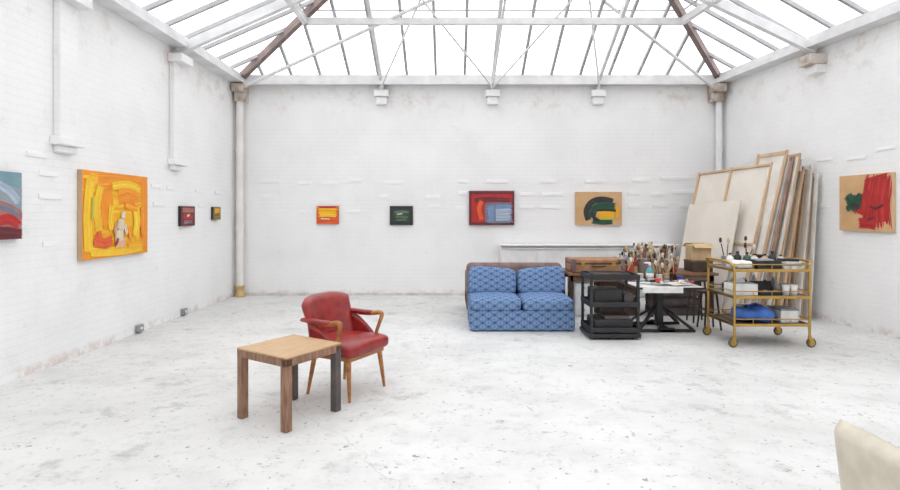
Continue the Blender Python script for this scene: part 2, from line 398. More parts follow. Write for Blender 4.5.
b.cyl((2.68,YB-.15,3.75),(2.0,8.0,4.9),.016,'whitebeam')
b.build()

b=B('drain_pipe'); b.cyl((XL+.12,YB-.12,.16),(XL+.12,YB-.12,3.50),.062,'pipe',seg=20)
for z in (1.2,2.6): b.cyl((XL+.12,YB-.12,z),(XL+.12,YB-.12,z+.07),.075,'pipe',seg=20)
b.lathe((XL+.12,YB-.12,0),[(.10,0),(.10,.03),(.07,.05),(.07,.17),(.08,.17),(.08,.2),(.062,.2)],'pipebase'); b.build()
b=B('drain_pipe'); b.cyl((xr(YB)-.1,YB-.1,.1),(xr(YB)-.1,YB-.1,3.50),.055,'white',seg=20)
for z in (1.2,2.6): b.cyl((xr(YB)-.1,YB-.1,z),(xr(YB)-.1,YB-.1,z+.07),.066,'white',seg=20)
b.lathe((xr(YB)-.1,YB-.1,0),[(.09,0),(.09,.03),(.06,.05),(.06,.17)],'pipebase'); b.build()
for y,z in((6.85,.02),(8.0,.02)):
    b=B('junction_box'); b.box2((XL+.002,y-.06,z),(XL+.05,y+.06,z+.09),'grey' if z<.1 else 'white',bev=.008)
    b.cyl((XL+.05,y,z+.045),(XL+.058,y,z+.045),.018,'white'); b.build()

# painted-over battens left on the walls
batm=mat('batten_paint',(.90,.90,.90),.6,col2=(.86,.86,.86),scale=6)
b=B('wall_battens')
def bb(px0,px1,py):
    x0=(px0-450)/54.9;x1=(px1-450)/54.9;z=1.5+(213-py)/54.9
    b.box2((x0,YB-.014,z-.032),(x1,YB,z+.032),batm,bev=.003)
for r in [(262,280,181),(298,312,183),(322,338,183),(350,362,180),(383,405,182),(262,274,196),(300,312,212),(345,360,211),(380,388,196),(425,440,197),(458,468,181),(486,508,181),(541,556,181),(585,606,181),(632,650,180),(660,690,178),(458,468,193),(520,535,194),(541,563,194),(627,640,193),(650,664,194),(672,696,192),(430,440,206),(455,466,208),(520,534,207),(541,560,207),(628,640,206),(652,668,205),(680,694,206)]: bb(*r)
b.build()
b=B('wall_battens')
for y0,y1,z in [(5.2,5.45,1.88),(5.2,5.5,1.66),(5.25,5.45,1.2),(7.15,7.4,1.86),(7.2,7.5,1.62),(8.4,8.65,1.84),(8.5,8.7,1.62),(9.1,9.3,1.84),(7.55,7.75,1.85),(5.05,5.3,2.05)]:
    b.box2((XL,y0,z-.024),(XL+.014,y1,z+.024),batm,bev=.003)
b.build()
rw=Vector((-.12,1,0)).normalized(); rn=Vector((-1,-.12,0)).normalized()
b=B('wall_battens')
for y,l,z in [(7.5,.3,2.25),(7.0,.3,2.22),(6.6,.25,2.3),(8.3,.25,2.3),(8.8,.3,2.28),(7.6,.2,1.6)]:
    p=Vector((xr(y),y,z))+rn*.006; b.beam(p,p+rw*l,.012,.045,batm)
b.build()

# ------------------------------------------------------------ paintings
VAR={}
def pm(name,c,c2,sc=9,st=(1,1,1)):
    m=mat(name,c,.55,col2=c2,scale=sc,stretch=st,bump=.2)
    li=tuple(min(1,x*1.12+.012) for x in c); dk=tuple(x*.85 for x in c2)
    VAR[m.name]=[m,mat(name+'_light',li,.5,col2=c,scale=14),mat(name+'_dark',dk,.6,col2=c2,scale=14)]
    return m
def painting(name,o,u,n,w,h,edge,base,strokes,th=.035):
    o=Vector(o);u=Vector(u);n=Vector(n);z=Vector((0,0,1)); o=o+n*.004; b=B(name,loc=o)
    def P(a,c,d): return u*(a*w)+z*(c*h)+n*d
    vs=[P(0,0,0),P(1,0,0),P(1,1,0),P(0,1,0),P(0,0,th),P(1,0,th),P(1,1,th),P(0,1,th)]
    b.raw(vs,[[3,2,1,0],[0,1,5,4],[1,2,6,5],[2,3,7,6],[3,0,4,7]],edge); b.raw(vs[4:],[[0,1,2,3]],base)
    rnd=random.Random(name+str(o)); d=th
    for pts,wd,m in strokes:
        d+=.0009; N=14; q=[]
        for i in range(N+1):
            t=i/N*(len(pts)-1); k=min(int(t),len(pts)-2); f=t-k
            p0=pts[max(k-1,0)];p1=pts[k];p2=pts[k+1];p3=pts[min(k+2,len(pts)-1)]
            q.append([.5*(2*p1[a]+(p2[a]-p0[a])*f+(2*p0[a]-5*p1[a]+4*p2[a]-p3[a])*f*f+(-p0[a]+3*p1[a]-3*p2[a]+p3[a])*f**3) for a in(0,1)])
        W=wd*h; nb=max(7,min(26,int(W/.008))); ln=sum(math.hypot((q[i+1][0]-q[i][0])*w,(q[i+1][1]-q[i][1])*h) for i in range(N))
        rag=min(.22,W*.35/max(ln,.01))
        for j in [-1]+list(range(nb)):
            r=rnd.random()
            solid=j<0
            mm=m if solid else VAR[m.name][0 if r<.6 else (1 if r<.8 else 2)]
            edgek=0 if solid else abs(2*(j+.5)/nb-1)
            off=0 if solid else ((j+.5)/nb-.5)*W*1.05
            s0=rag*.6 if solid else rnd.uniform(-.5,.9)*rag*(.5+.5*edgek); s1=rag*.6 if solid else rnd.uniform(-.5,.9)*rag*(.5+.7*edgek)
            bw=W*.86 if solid else W/nb*rnd.uniform(.9,1.5); ph=rnd.uniform(0,6.3); am=0 if solid else W/nb*.25
            vs=[];fs=[]; dd=d if solid else d+.0003+rnd.uniform(0,.0004)
            for i in range(N+1):
                t=s0+(1-s0-s1)*i/N; x=min(max(t,0),1)*N; kk=min(int(x),N-1); f=x-kk
                p=[q[kk][a]*(1-f)+q[kk+1][a]*f for a in(0,1)]
                a_=q[max(kk-1,0)];c_=q[min(kk+2,N)]; dx=(c_[0]-a_[0])*w;dy=(c_[1]-a_[1])*h; l=math.hypot(dx,dy) or 1
                dx/=l;dy/=l; ext=(t-min(max(t,0),1))*ln
                o2=off+am*math.sin(ph+i*.45)
                px=p[0]*w+dx*ext-dy*o2; py=p[1]*h+dy*ext+dx*o2
                e=bw/2*(.5 if (i in(0,N) and not solid) else 1)
                for sg in(1,-1):
                    X=min(max((px-sg*dy*e)/w,0),1); Y=min(max((py+sg*dx*e)/h,0),1)
                    vs.append(P(X,Y,dd))
            for i in range(N): fs.append([2*i,2*i+1,2*i+3,2*i+2])
            b.raw(vs,fs,mm)
    return b.build()
def backp(name,x0,x1,y0,y1,*a,**k):
    X0=(x0-450)/54.9; Z0=1.5+(213-y1)/54.9
    return painting(name,(X0,YB,Z0),(1,0,0),(0,-1,0),(x1-x0)/54.9,(y1-y0)/54.9,*a,**k)
yel=pm('paint_yellow',(.86,.47,.01),(.84,.38,.01),7); yel2=pm('paint_bright_yellow',(.88,.57,.03),(.87,.48,.01),12)
org=pm('paint_orange',(.86,.32,.01),(.82,.25,.01),6); redc=pm('paint_red',(.48,.022,.02),(.38,.016,.018),7)
ored=pm('paint_orange_red',(.75,.12,.02),(.65,.08,.015),7)
dred=pm('paint_dark_red',(.16,.018,.022),(.10,.012,.02),7); blk=pm('paint_black',(.02,.02,.022),(.03,.028,.028),8)
grn=pm('paint_green',(.015,.08,.04),(.01,.05,.03),8); pgr=pm('paint_pale_green',(.17,.20,.14),(.09,.12,.08),8)
blu=pm('paint_blue',(.15,.25,.46),(.20,.30,.48),7); lblu=pm('paint_light_blue',(.40,.47,.56),(.32,.40,.52),7)
teal=pm('paint_teal',(.13,.27,.33),(.20,.33,.38),4); greyblu=pm('paint_grey_blue',(.22,.32,.36),(.30,.34,.36),5)
tanp=pm('raw_panel',(.64,.40,.20),(.56,.34,.16),5); pale=pm('paint_pale',(.74,.66,.50),(.66,.56,.40),9); pink=pm('paint_pink',(.44,.15,.13),(.34,.11,.11),9)
rose=pm('paint_rose',(.72,.42,.30),(.62,.32,.2),9)
slate=pm('paint_slate',(.14,.16,.22),(.2,.22,.27),5); lime=pm('paint_lime',(.50,.45,.05),(.62,.48,.04),6); mauve=pm('paint_mauve',(.35,.2,.26),(.2,.1,.15),7); olive=pm('paint_olive',(.3,.26,.03),(.15,.1,.02),7)
edge=M['midwood']; edw=M['pine']
backp('painting',317,339,206,224,edge,ored,[([(.08,.66),(.5,.68),(.92,.64)],.50,yel),([(.15,.48),(.5,.50),(.9,.46)],.16,yel2),([(.05,.15),(.95,.18)],.28,ored),([(.12,.93),(.9,.93)],.10,redc),([(.2,.30),(.6,.28)],.06,pale)])
backp('painting',390,413,206,225,M['black'],blk,[([(.16,.50),(.84,.50)],.58,grn),([(.2,.66),(.5,.70),(.82,.68)],.12,pgr),([(.25,.44),(.8,.42)],.12,pgr),([(.3,.56),(.55,.6)],.05,pale),([(.3,.26),(.72,.28)],.06,pgr)])
backp('painting',469,514,191,225,M['darkwood'],redc,[([(.0,.95),(1,.95)],.09,dred),([(.0,.04),(1,.04)],.08,dred),([(.03,.0),(.03,1)],.06,dred),([(.97,.0),(.97,1)],.06,dred),
 ([(.12,.72),(.5,.76),(.90,.72)],.10,dred),([(.28,.72),(.22,.45),(.28,.15)],.13,ored),([(.40,.35),(.93,.35)],.50,blu),([(.58,.30),(.92,.30)],.34,lblu),([(.60,.52),(.93,.55)],.10,blu),([(.37,.62),(.37,.08)],.05,slate),([(.38,.62),(.94,.63)],.05,slate),([(.38,.08),(.92,.08)],.05,slate),([(.57,.58),(.57,.12)],.04,slate)],th=.05)
backp('painting',575,621,192,225,edw,tanp,[([(.28,.14),(.23,.42),(.34,.68),(.56,.77),(.82,.70)],.17,blk),([(.34,.22),(.40,.48),(.6,.58),(.86,.54)],.22,grn),([(.36,.13),(.58,.09),(.80,.12)],.15,grn),([(.48,.30),(.64,.33),(.84,.30)],.22,yel),([(.5,.20),(.72,.20),(.84,.2)],.07,lime),([(.45,.44),(.65,.45),(.87,.43)],.06,blk),([(.88,.2),(.91,.42),(.88,.58)],.10,yel),([(.34,.40),(.40,.22),(.52,.12)],.09,blk)],th=.05)
u=(0,1,0); n=(1,0,0)
def leftp(name,y0,y1,z0,z1,*a,**k): return painting(name,(XL,y0,z0),u,n,y1-y0,z1-z0,*a,**k)
leftp('painting',4.20,4.93,1.27,1.86,M['black'],greyblu,[([(.0,.85),(.5,.82),(1,.86)],.35,teal),([(.2,.6),(.6,.68),(1,.60)],.28,greyblu),([(.55,.85),(.8,.72),(.95,.55)],.12,lblu),([(0,.3),(.4,.42),(.75,.36),(1,.20)],.34,pink),([(.5,.50),(.75,.46),(.95,.36)],.08,slate),([(0,.06),(.6,.10),(1,.05)],.18,dred),([(.6,.26),(.8,.30),(.95,.2)],.14,redc)],th=.05)
leftp('painting',5.74,6.98,1.00,1.955,edw,org,[
 ([(.06,.5),(.94,.48)],.9,yel),([(.2,.88),(.5,.90),(.95,.86)],.16,org),([(.94,.05),(.95,.5),(.93,.95)],.12,org),
 ([(.30,.80),(.34,.55),(.30,.35)],.22,org),([(.50,.72),(.66,.76),(.84,.70)],.20,org),
 ([(.08,.08),(.06,.5),(.10,.90)],.13,yel2),([(.10,.08),(.5,.06),(.90,.08)],.10,yel2),([(.22,.30),(.19,.6),(.24,.84)],.11,yel2),
 ([(.40,.84),(.65,.88),(.86,.82)],.09,yel2),([(.40,.62),(.38,.45),(.40,.32)],.10,yel2),([(.76,.64),(.80,.42),(.76,.22)],.13,yel2),
 ([(.90,.62),(.89,.42),(.91,.22)],.08,org),([(.60,.62),(.82,.58)],.08,org),([(.14,.22),(.28,.17),(.40,.20)],.12,ored),([(.20,.32),(.24,.2)],.06,ored),
 ([(.13,.70),(.12,.45)],.05,lime),([(.66,.36),(.70,.20)],.08,org),
 ([(.44,.16),(.50,.17),(.60,.15)],.10,rose),([(.50,.18),(.50,.32)],.15,pale),([(.52,.32),(.53,.45)],.11,pale),([(.56,.46),(.56,.54)],.08,pale),([(.46,.40),(.43,.28)],.05,rose),([(.58,.38),(.62,.26)],.05,pale),([(.44,.14),(.48,.22)],.04,redc),
 ([(.64,.12),(.88,.12)],.06,yel)],th=.05)
leftp('painting',7.87,8.30,1.31,1.60,M['black'],dred,[([(.1,.8),(.9,.8)],.2,pink),([(.15,.5),(.85,.45)],.25,redc),([(.2,.2),(.8,.2)],.15,mauve),([(.4,.50),(.6,.56)],.10,pale)],th=.04)
leftp('painting',8.95,9.23,1.39,1.60,M['black'],olive,[([(.15,.7),(.85,.7)],.35,yel),([(.2,.3),(.8,.3)],.3,olive),([(.4,.3),(.7,.6)],.12,redc)],th=.04)
y0,y1=7.356,6.596; o=Vector((xr(y0),y0,1.27)); e=Vector((xr(y1),y1,1.27)); uu=(e-o)
painting('painting',o,uu.normalized(),rn,uu.length,.72,edw,tanp,[
 ([(.52,.82),(.74,.86),(.95,.90)],.20,redc),([(.74,.08),(.72,.5),(.78,.92)],.52,redc),([(.40,.30),(.44,.45),(.48,.62)],.22,redc),([(.40,.14),(.58,.14),(.72,.12)],.18,redc),([(.50,.68),(.56,.5),(.52,.3)],.24,redc),
 ([(.60,.44),(.72,.40),(.86,.46)],.04,dred),([(.56,.2),(.7,.24)],.04,dred),
 ([(.15,.50),(.30,.54),(.46,.50)],.20,grn),([(.20,.66),(.29,.5),(.34,.36)],.12,grn),([(.16,.38),(.30,.48),(.44,.66)],.10,grn),([(.24,.46),(.38,.44)],.08,blk)],th=.05)

# ------------------------------------------------------------ table (foreground)
b=B('side_table',(-1.193,4.095,0),math.radians(57.0))
W=.53; H=.515; lw=.058
b.box((0,0,H-.006),(W,W,.012),'top',bev=.003)
for s in(1,-1):
    b.box((0,s*(W/2-.012),H-.040),(W,.024,.056),'legwood',bev=.004)
    b.box((s*(W/2-.012),0,H-.040),(.024,W,.056),'legwood',bev=.004)
for i,(sx,sy) in enumerate(((-1,-1),(1,-1),(-1,1),(1,1))):
    m='legwood' if sx==-1 else 'legdark'
    c=(sx*(W/2-lw/2),sy*(W/2-lw/2))
    b.box((c[0],c[1],(H-.012)/2),(lw,lw,H-.012),m,bev=.006)
b.build()

# ------------------------------------------------------------ red armchair
b=B('armchair',(-.87,4.65,0),math.radians(-28.7))
b.box((.0,0,.335),(.44,.46,.05),'chairwood',bev=.012)
b.sup((.0,0,.395),(.53,.53,.13),'red',e=.55,e2=.28,warp=lambda p:Vector((p.x,p.y*(1+.10*p.x/.27),p.z+ (.02*(1-(p.y/.27)**2) if p.z>0 else 0))))
def backf(u,v):
    a=2*u-1; w=.235+.06*v
    z=.37+.43*v-(.045*abs(a)**4)*v
    x=-.19-.12*v+.11*abs(a)**2.4*(1-.25*v)
    return (x,a*w,z)
b.shell(backf,30,16,.08,'red')
for s in(1,-1):
    def wing(u,v,s=s):
        return (-.18+.28*u-.02*v, s*(.250+.020*v), .37+(.25-.17*u**1.6)*v)
    b.shell(wing,14,10,.045,'red')
    y=s*.278
    b.tube([(-.26,s*.258,.615),(-.18,s*.272,.620),(-.06,y,.616),(.03,y,.618),(.06,y,.620)],[.024,.032,.033,.030,.024],'red',seg=14,flat=.7,ref=(0,1,0))
    b.tube([(-.10,y,.600),(.01,y,.606),(.09,y,.620),(.14,y,.626),(.157,y,.604),(.135,y-s*.008,.53),(.10,s*.258,.42),(.09,s*.242,.33)],
      [.016,.022,.028,.027,.023,.019,.019,.019],'chairwood',seg=12,flat=.75,ref=(0,1,0))
    b.cyl((.18,s*.205,.335),(.215,s*.235,0),.023,'chairwood',r2=.012)
    b.cyl((-.17,s*.20,.36),(-.225,s*.235,0),.023,'chairwood',r2=.012)
b.build()

# ------------------------------------------------------------ blue sofa bed
b=B('sofa',(.915,6.93,0))
w=1.33
b.box((0,.42,.135),(w,.80,.25),'sofa',bev=.03,seg=3)
b.box((0,.02,.14),(w,.04,.25),'sofa',bev=.015)
for s in(1,-1):
    b.sup((s*w/4,.36,.335),(w/2-.005,.76,.18),'sofa',e=.45,e2=.2,warp=lambda p:Vector((p.x,p.y,p.z*(1+.10*math.cos(p.x*5)*math.cos(p.y*4)))))
    b.sup((s*w/4,.66,.555),(w/2-.005,.28,.40),'sofa',e=.42,e2=.4,rot=(math.radians(-16),0,s*.03),warp=lambda p,s=s:Vector((p.x,p.y,p.z-(.022*math.cos(p.x*4.5+s) if p.z>0 else 0))))
b.box((0,.80,.34),(w,.07,.58),'sofa',bev=.03,seg=3)
for s in(1,-1):
    for y in(.08,.78): b.cyl((s*.6,y,0),(s*.6,y,.03),.025,'black')
b.build()
b=B('leather_sofa',(.94,8.45,0))
b.box((0,0,.20),(1.40,.85,.26),'maroon',bev=.04,seg=3)
b.box((0,-.36,.44),(1.40,.18,.66),'maroon',bev=.07,seg=4)
for s in(1,-1):
    b.box((s*.63,.02,.36),(.14,.85,.50),'maroon',bev=.06,seg=4)
    b.sup((s*.28,.06,.40),(.55,.66,.16),'maroon',e=.4,e2=.25)
    for y in(-.35,.35): b.cyl((s*.60,y,0),(s*.60,y,.08),.03,'darkwood')
b.build()

# low white bench / cupboard run along the back wall
b=B('low_white_bench',(2.45,YB-.20,0))
Lr=3.1
b.box((0,.03,.47),(Lr,.26,.86),'white',bev=.01)
b.box((0,0,.93),(Lr+.06,.34,.035),'white',bev=.012)
b.box((0,-.11,.875),(Lr,.04,.03),'white',bev=.01)
for i in range(5):
    b.box((-Lr/2+.31+i*.62,-.108,.45),(.57,.018,.72),'white',bev=.004)
    b.cyl((-Lr/2+.54+i*.62,-.115,.62),(-Lr/2+.54+i*.62,-.145,.62),.014,'tin')
b.box((0,.03,.02),(Lr-.06,.2,.04),'white')
b.build()

# ------------------------------------------------------------ work table with clutter
TZ=.64
b=B('work_table',(0,0,0))
b.box2((1.70,7.86,TZ-.04),(3.85,8.6,TZ),'midwood',bev=.006)
b.box2((1.74,7.92,TZ-.13),(3.80,7.95,TZ-.04),'midwood'); b.box2((1.74,8.5,TZ-.13),(3.80,8.53,TZ-.04),'midwood')
for x in(1.75,2.9,3.78):
    for y in(7.95,8.5): b.box2((x-.03,y-.03,0),(x+.03,y+.03,TZ-.04),'darkwood')
b.build()
b=B('drawer_cabinet',(1.95,8.22,0))
b.box((0,0,.255),(.28,.48,.50),'white',bev=.006)
for i in range(3):
    b.box((0,-.245,.095+i*.16),(.25,.016,.14),'white',bev=.004); b.cyl((0,-.252,.095+i*.16),(0,-.28,.095+i*.16),.012,'tin')
b.build()
for x,mm,wd in((2.47,'darkwood',.56),(3.33,'legdark',.66)):
    b=B('storage_crate',(x,8.22,0))
    for z in(.06,.2,.34,.46):
        for s in(1,-1):
            b.box((0,s*.2,z),(wd,.015,.09),mm); b.box((s*wd/2,0,z),(.015,.4,.09),mm)
    b.box((0,0,.01),(wd,.4,.02),mm)
    for s in(1,-1):
        for t in(1,-1): b.box((s*(wd/2-.015),t*.185,.25),(.03,.03,.50),'darkwood')
    b.box((0,0,.24),(wd-.1,.34,.44),'legdark',bev=.01)
    b.build()

b=B('suitcase',(2.13,8.09,TZ))
b.box((0,0,.065),(.76,.42,.125),'tan',bev=.02,seg=3); b.box((0,0,.165),(.76,.42,.065),'tan',bev=.02,seg=3)
b.box((0,0,.130),(.765,.425,.008),'darkwood')
for s in(1,-1):
    b.box((s*.22,-.215,.125),(.05,.012,.06),'brass',bev=.003)
    for t in(1,-1): b.sup((s*.355,t*.19,.1),(.07,.06,.2),'maroon',e=.3)
b.tube([(-.09,-.21,.10),(-.085,-.25,.10),(0,-.262,.095),(.085,-.25,.10),(.09,-.21,.10)],.011,'darkwood'); b.build()

rnd=random.Random(8)
def jar(b,x,y,z,r,h,m,brush=0,R=rnd):
    b.lathe((x,y,z),[(r*.95,0),(r,.01),(r,h*.93),(r*1.04,h*.94),(r*1.04,h),(r*.9,h),(r*.88,h*.9),(.001,h*.9)],m,14)
    for i in range(brush):
        a=R.uniform(0,6.28); t=R.uniform(.1,.5); l=R.uniform(.10,.24)
        p=Vector((x+math.cos(a)*r*.4,y+math.sin(a)*r*.4,z+h*.9)); d=Vector((math.cos(a)*t,math.sin(a)*t,1)).normalized()
        b.cyl(p,p+d*l*.75,.006,R.choice(['midwood','pine','black','redp','pine','card']),seg=6)
        b.cyl(p+d*l*.72,p+d*(l*.72+.025),.009,'tin',seg=8)
        b.sup(p+d*(l*.72+.045),(.036,.028,.065),R.choice(['bristle','card','linen','darkwood']),e=.8,nu=8,nv=6)
def bottle(b,x,y,z,r,h,m,cap='black'):
    b.lathe((x,y,z),[(r*.9,0),(r,.01),(r,h*.6),(r*.85,h*.7),(r*.35,h*.82),(r*.35,h*.9)],m,14)
    b.cyl((x,y,z+h*.88),(x,y,z+h),r*.42,cap)
b=B('paint_jars_and_brushes',(0,0,0))
cols=['tin','grey','paper','maroon','midwood','tin','paper','card','legdark','darkwood','paper','pine','paper']
for y in (7.99,8.17,8.34,8.50):
    x=2.57+rnd.uniform(0,.04)
    while x<3.30:
        big=rnd.random()<.42
        r=rnd.uniform(.06,.085) if big else rnd.uniform(.03,.05)
        x+=r
        q=rnd.random()
        if big: jar(b,x,y,TZ,r,rnd.uniform(.14,.22),rnd.choice(['tin','paper','darkwood','grey','tin','maroon']),rnd.choice([8,12,14]))
        elif q<.65: jar(b,x,y,TZ,r,rnd.uniform(.08,.16),rnd.choice(cols),rnd.choice([0,3,5,7]))
        elif q<.78: b.box((x,y,TZ+.06),(r*2,.1,.12),rnd.choice(['redp','card','yel','paper']),bev=.004)
        else: bottle(b,x,y,TZ,r,rnd.uniform(.18,.28),rnd.choice(cols),rnd.choice(['black','paper','paper','grey']))
        x+=r+rnd.uniform(.004,.02)
b.build()
b=B('spray_bottle',(2.70,7.42,.581))
b.lathe((0,0,0),[(.045,0),(.05,.01),(.05,.13),(.035,.17),(.015,.19),(.015,.21)],'teal'); b.lathe((0,0,.03),[(.0515,0),(.0515,.08)],'paper')
b.box((0,0,.225),(.03,.03,.04),'paper',bev=.006); b.box((-.03,0,.245),(.09,.022,.022),'paper',bev=.006); b.beam((-.03,0,.235),(-.045,0,.18),.012,.008,'redp'); b.build()
b=B('wooden_chest',(3.68,8.14,TZ+.001)); b.box((0,0,.075),(.30,.30,.15),'darkwood',bev=.006); b.box((0,0,.155),(.31,.31,.02),'midwood',bev=.004); b.build()
b=B('cardboard_box',(3.68,8.14,TZ+.168)); b.box((0,0,.11),(.28,.24,.22),'card',bev=.005)
b.box((0,-.17,.215),(.28,.12,.006),'card',rot=(.5,0,0)); b.box((0,.17,.215),(.28,.12,.006),'card',rot=(-.5,0,0)); b.box((0,-.121,.11),(.05,.002,.22),'pine'); b.build()

b=B('pedestal_table',(2.72,7.15,0))
b.box((0,0,.565),(.86,.72,.03),'darkwood',bev=.01)
b.box((0,0,.545),(.6,.5,.03),'black')
for s in(1,-1):
    b.beam((-.36,s*.24,.02),(.36,s*.24,.02),.05,.03,'black'); b.beam((-.10,s*.24,.03),(.10,s*.24,.03),.05,.05,'black')
    b.beam((-.34,s*.24,.03),(-.05,s*.02,.28),.035,.03,'black'); b.beam((.34,s*.24,.03),(.05,s*.02,.28),.035,.03,'black')
b.box((0,0,.30),(.09,.09,.50),'black',bev=.01)
b.beam((0,-.24,.05),(0,.24,.05),.04,.04,'black')
b.build()
b=B('papers',(2.72,7.1,.58))
rr=random.Random(5)
b.box((.0,-.08,.004),(.80,.52,.006),'paper')
b.box((-.1,-.345,-.03),(.5,.003,.07),'paper')
for i in range(12):
    b.box((rr.uniform(-.3,.3),rr.uniform(-.24,.02),.010+i*.003),(rr.uniform(.12,.24),rr.uniform(.1,.2),.002),rr.choice(['paper','paper','paper','linen','card']),rot=(0,0,rr.uniform(-1,1)))
b.build()
b=B('paint_tubes',(2.72,7.0,.627))
for i in range(18):
    x,y,a=rr.uniform(-.34,.34),rr.uniform(-.18,.14),rr.uniform(0,3.1); d=Vector((math.cos(a),math.sin(a),0))*.05
    m=rr.choice(['redp','yel','paper','bluecloth','tin','grey','black','redp'])
    p=Vector((x,y,.014)); b.cyl(p-d,p+d,.018,m,r2=.013,seg=10); b.cyl(p+d,p+d*1.3,.009,'black',seg=8)
b.build()
b=B('paint_pots',(2.72,7.40,.581))
for i,(x,m,h,br) in enumerate([(-.36,'tin',.12,6),(-.25,'redp',.07,0),(-.15,'paper',.10,0),(.10,'paper',.09,3),(.20,'card',.11,5),(.29,'darkwood',.10,7),(.37,'bluecloth',.07,0)]): jar(b,x,.01*(i%3),0,.042,h,m,br)
b.build()

def stool(x,y,h,m='darkwood',r=.15):
    b=B('wooden_stool',(x,y,0)); b.lathe((0,0,h-.035),[(r*.9,0),(r,.01),(r,.03),(r*.95,.035)],m,24)
    for k in range(4):
        a=math.pi/4+k*math.pi/2; c,s=math.cos(a),math.sin(a)
        b.cyl((c*r*.6,s*r*.6,h-.03),(c*r*1.0,s*r*1.0,0),.014,m,r2=.012)
        a2=a+math.pi/2; b.cyl((c*r*.86,s*r*.86,.18),(math.cos(a2)*r*.86,math.sin(a2)*r*.86,.18),.009,m)
    b.build()
stool(3.36,7.12,.50); stool(3.42,7.58,.60)

b=B('metal_shelf_stand',(1.945,6.70,0))
w,d=.58,.46
for s in(1,-1):
    for t in(1,-1): b.box((s*(w/2-.015),t*(d/2-.015),.40),(.03,.03,.66),'black'); b.cyl((s*(w/2-.05),t*(d/2-.05),.025),(s*(w/2-.05),t*(d/2-.05),.075),.02,'black'); b.sup((s*(w/2-.06),t*(d/2-.06),.03),(.03,.05,.05),'rubber',e=.8)
for z in(.10,.40,.72):
    b.box((0,0,z),(w,d,.02),'black',bev=.004)
    for t in(1,-1): b.box((0,t*(d/2),z+.02),(w,.012,.06),'black')
    for t in(1,-1): b.box((t*(w/2),0,z+.02),(.012,d,.06),'black')
b.box((0,0,.17),(.46,.36,.13),'black',bev=.01); b.box((.05,0,.25),(.3,.3,.05),'legdark',bev=.01)
b.box((-.06,0,.50),(.34,.32,.18),'black',bev=.01); b.box((.19,0,.47),(.12,.3,.12),'legdark',bev=.01)
b.box((0,0,.05),(.62,.48,.05),'black',bev=.01)
b.build()
b=B('paint_tray',(1.93,6.70,.735)); b.box((0,0,.01),(.42,.32,.02),'legdark',bev=.004)
for s in(1,-1): b.box((s*.21,0,.025),(.012,.32,.04),'legdark'); b.box((0,s*.16,.025),(.42,.012,.04),'legdark')
b.build()

# ------------------------------------------------------------ brass bar cart
cx,cy=3.59,6.43; hw,hd=.42,.31
b=B('bar_cart',(cx,cy,0))
for s in(1,-1):
    b.tube([(s*hw,-hd,.07),(s*hw,-hd,.3),(s*hw,-hd,.6),(s*hw,-hd,.86),(s*(hw+.02),-hd+.03,.93),(s*(hw+.05),-hd+.10,.955),(s*(hw+.05),hd-.10,.955),(s*(hw+.02),hd-.03,.93),(s*hw,hd,.86),(s*hw,hd,.6),(s*hw,hd,.3),(s*hw,hd,.07)],.014,'brass',seg=10,sub=5)
for z in(.25,.56,.86):
    b.box((0,0,z),(2*hw-.02,2*hd-.02,.012),'darkwood' if z<.3 else 'grey')
    for t in(1,-1):
        b.box((0,t*hd,z+.0),(2*hw,.014,.032),'brass',bev=.003); b.box((t*hw,0,z),(.014,2*hd,.032),'brass',bev=.003)
        b.cyl((-hw,t*hd,z+.065),(hw,t*hd,z+.065),.006,'brass',seg=8); b.cyl((t*hw,-hd,z+.065),(t*hw,hd,z+.065),.006,'brass',seg=8)
        for k in range(5): b.cyl((-hw+k*hw/2,t*hd,z),(-hw+k*hw/2,t*hd,z+.065),.005,'brass',seg=6)
for s in(1,-1):
    for t in(1,-1):
        x,y=s*hw,t*hd
        b.cyl((x,y,.09),(x,y,.13),.018,'brass')
        for q in(1,-1): b.box((x+.012*s,y+q*.018,.075),(.045,.004,.07),'brass')
        b.cyl((x+.015*s,y-.012,.055),(x+.015*s,y+.012,.055),.036,'brass',seg=24); b.cyl((x+.015*s,y-.016,.055),(x+.015*s,y+.016,.055),.016,'rubber',seg=20)
        b.tube([(x+.015*s+.045*math.cos(a*math.pi/4),y,.055+.045*math.sin(a*math.pi/4)) for a in range(8)],.010,'rubber',seg=8,sub=3,closed=True)
b.build()
def obj(name,x,y,z): return B(name,(cx+x,cy+y,z))
b=obj('plastic_tub',0,-.16,.868); b.box((0,0,.012),(.26,.20,.02),'black'); [b.box((s*.13,0,.05),(.01,.20,.09),'black') for s in(1,-1)]; [b.box((0,s*.10,.05),(.27,.01,.09),'black') for s in(1,-1)]; b.sup((0,0,.08),(.2,.15,.07),'grey',e=.7); b.build()
b=obj('notebook_stack',.28,-.14,.868); b.box((0,0,.016),(.24,.2,.03),'paper',rot=(0,0,.1)); b.box((0,0,.045),(.22,.19,.026),'grey',rot=(0,0,-.1)); b.box((.01,0,.071),(.2,.17,.022),'paper',rot=(0,0,.2)); b.box((.0,0,.096),(.18,.15,.024),'black',rot=(0,0,-.2)); b.build()
b=obj('bottles',.02,.06,.868)
for i,(x,m,h) in enumerate([(-.30,'paper',.16),(-.20,'black',.18),(-.10,'glassgreen',.17),(.0,'paper',.15),(.11,'card',.15),(.21,'black',.18),(.3,'paper',.14)]): bottle(b,x,.02*(i%2),0,.042,h,m)
b.build()
b=obj('brush_jars',.02,.20,.868)
for i,(x,m,h,br) in enumerate([(-.28,'tin',.12,2),(-.15,'grey',.12,0),(-.02,'paper',.13,3),(.12,'darkwood',.13,0),(.26,'tin',.12,0)]): jar(b,x,.0,0,.05,h,m,br)
b.build()
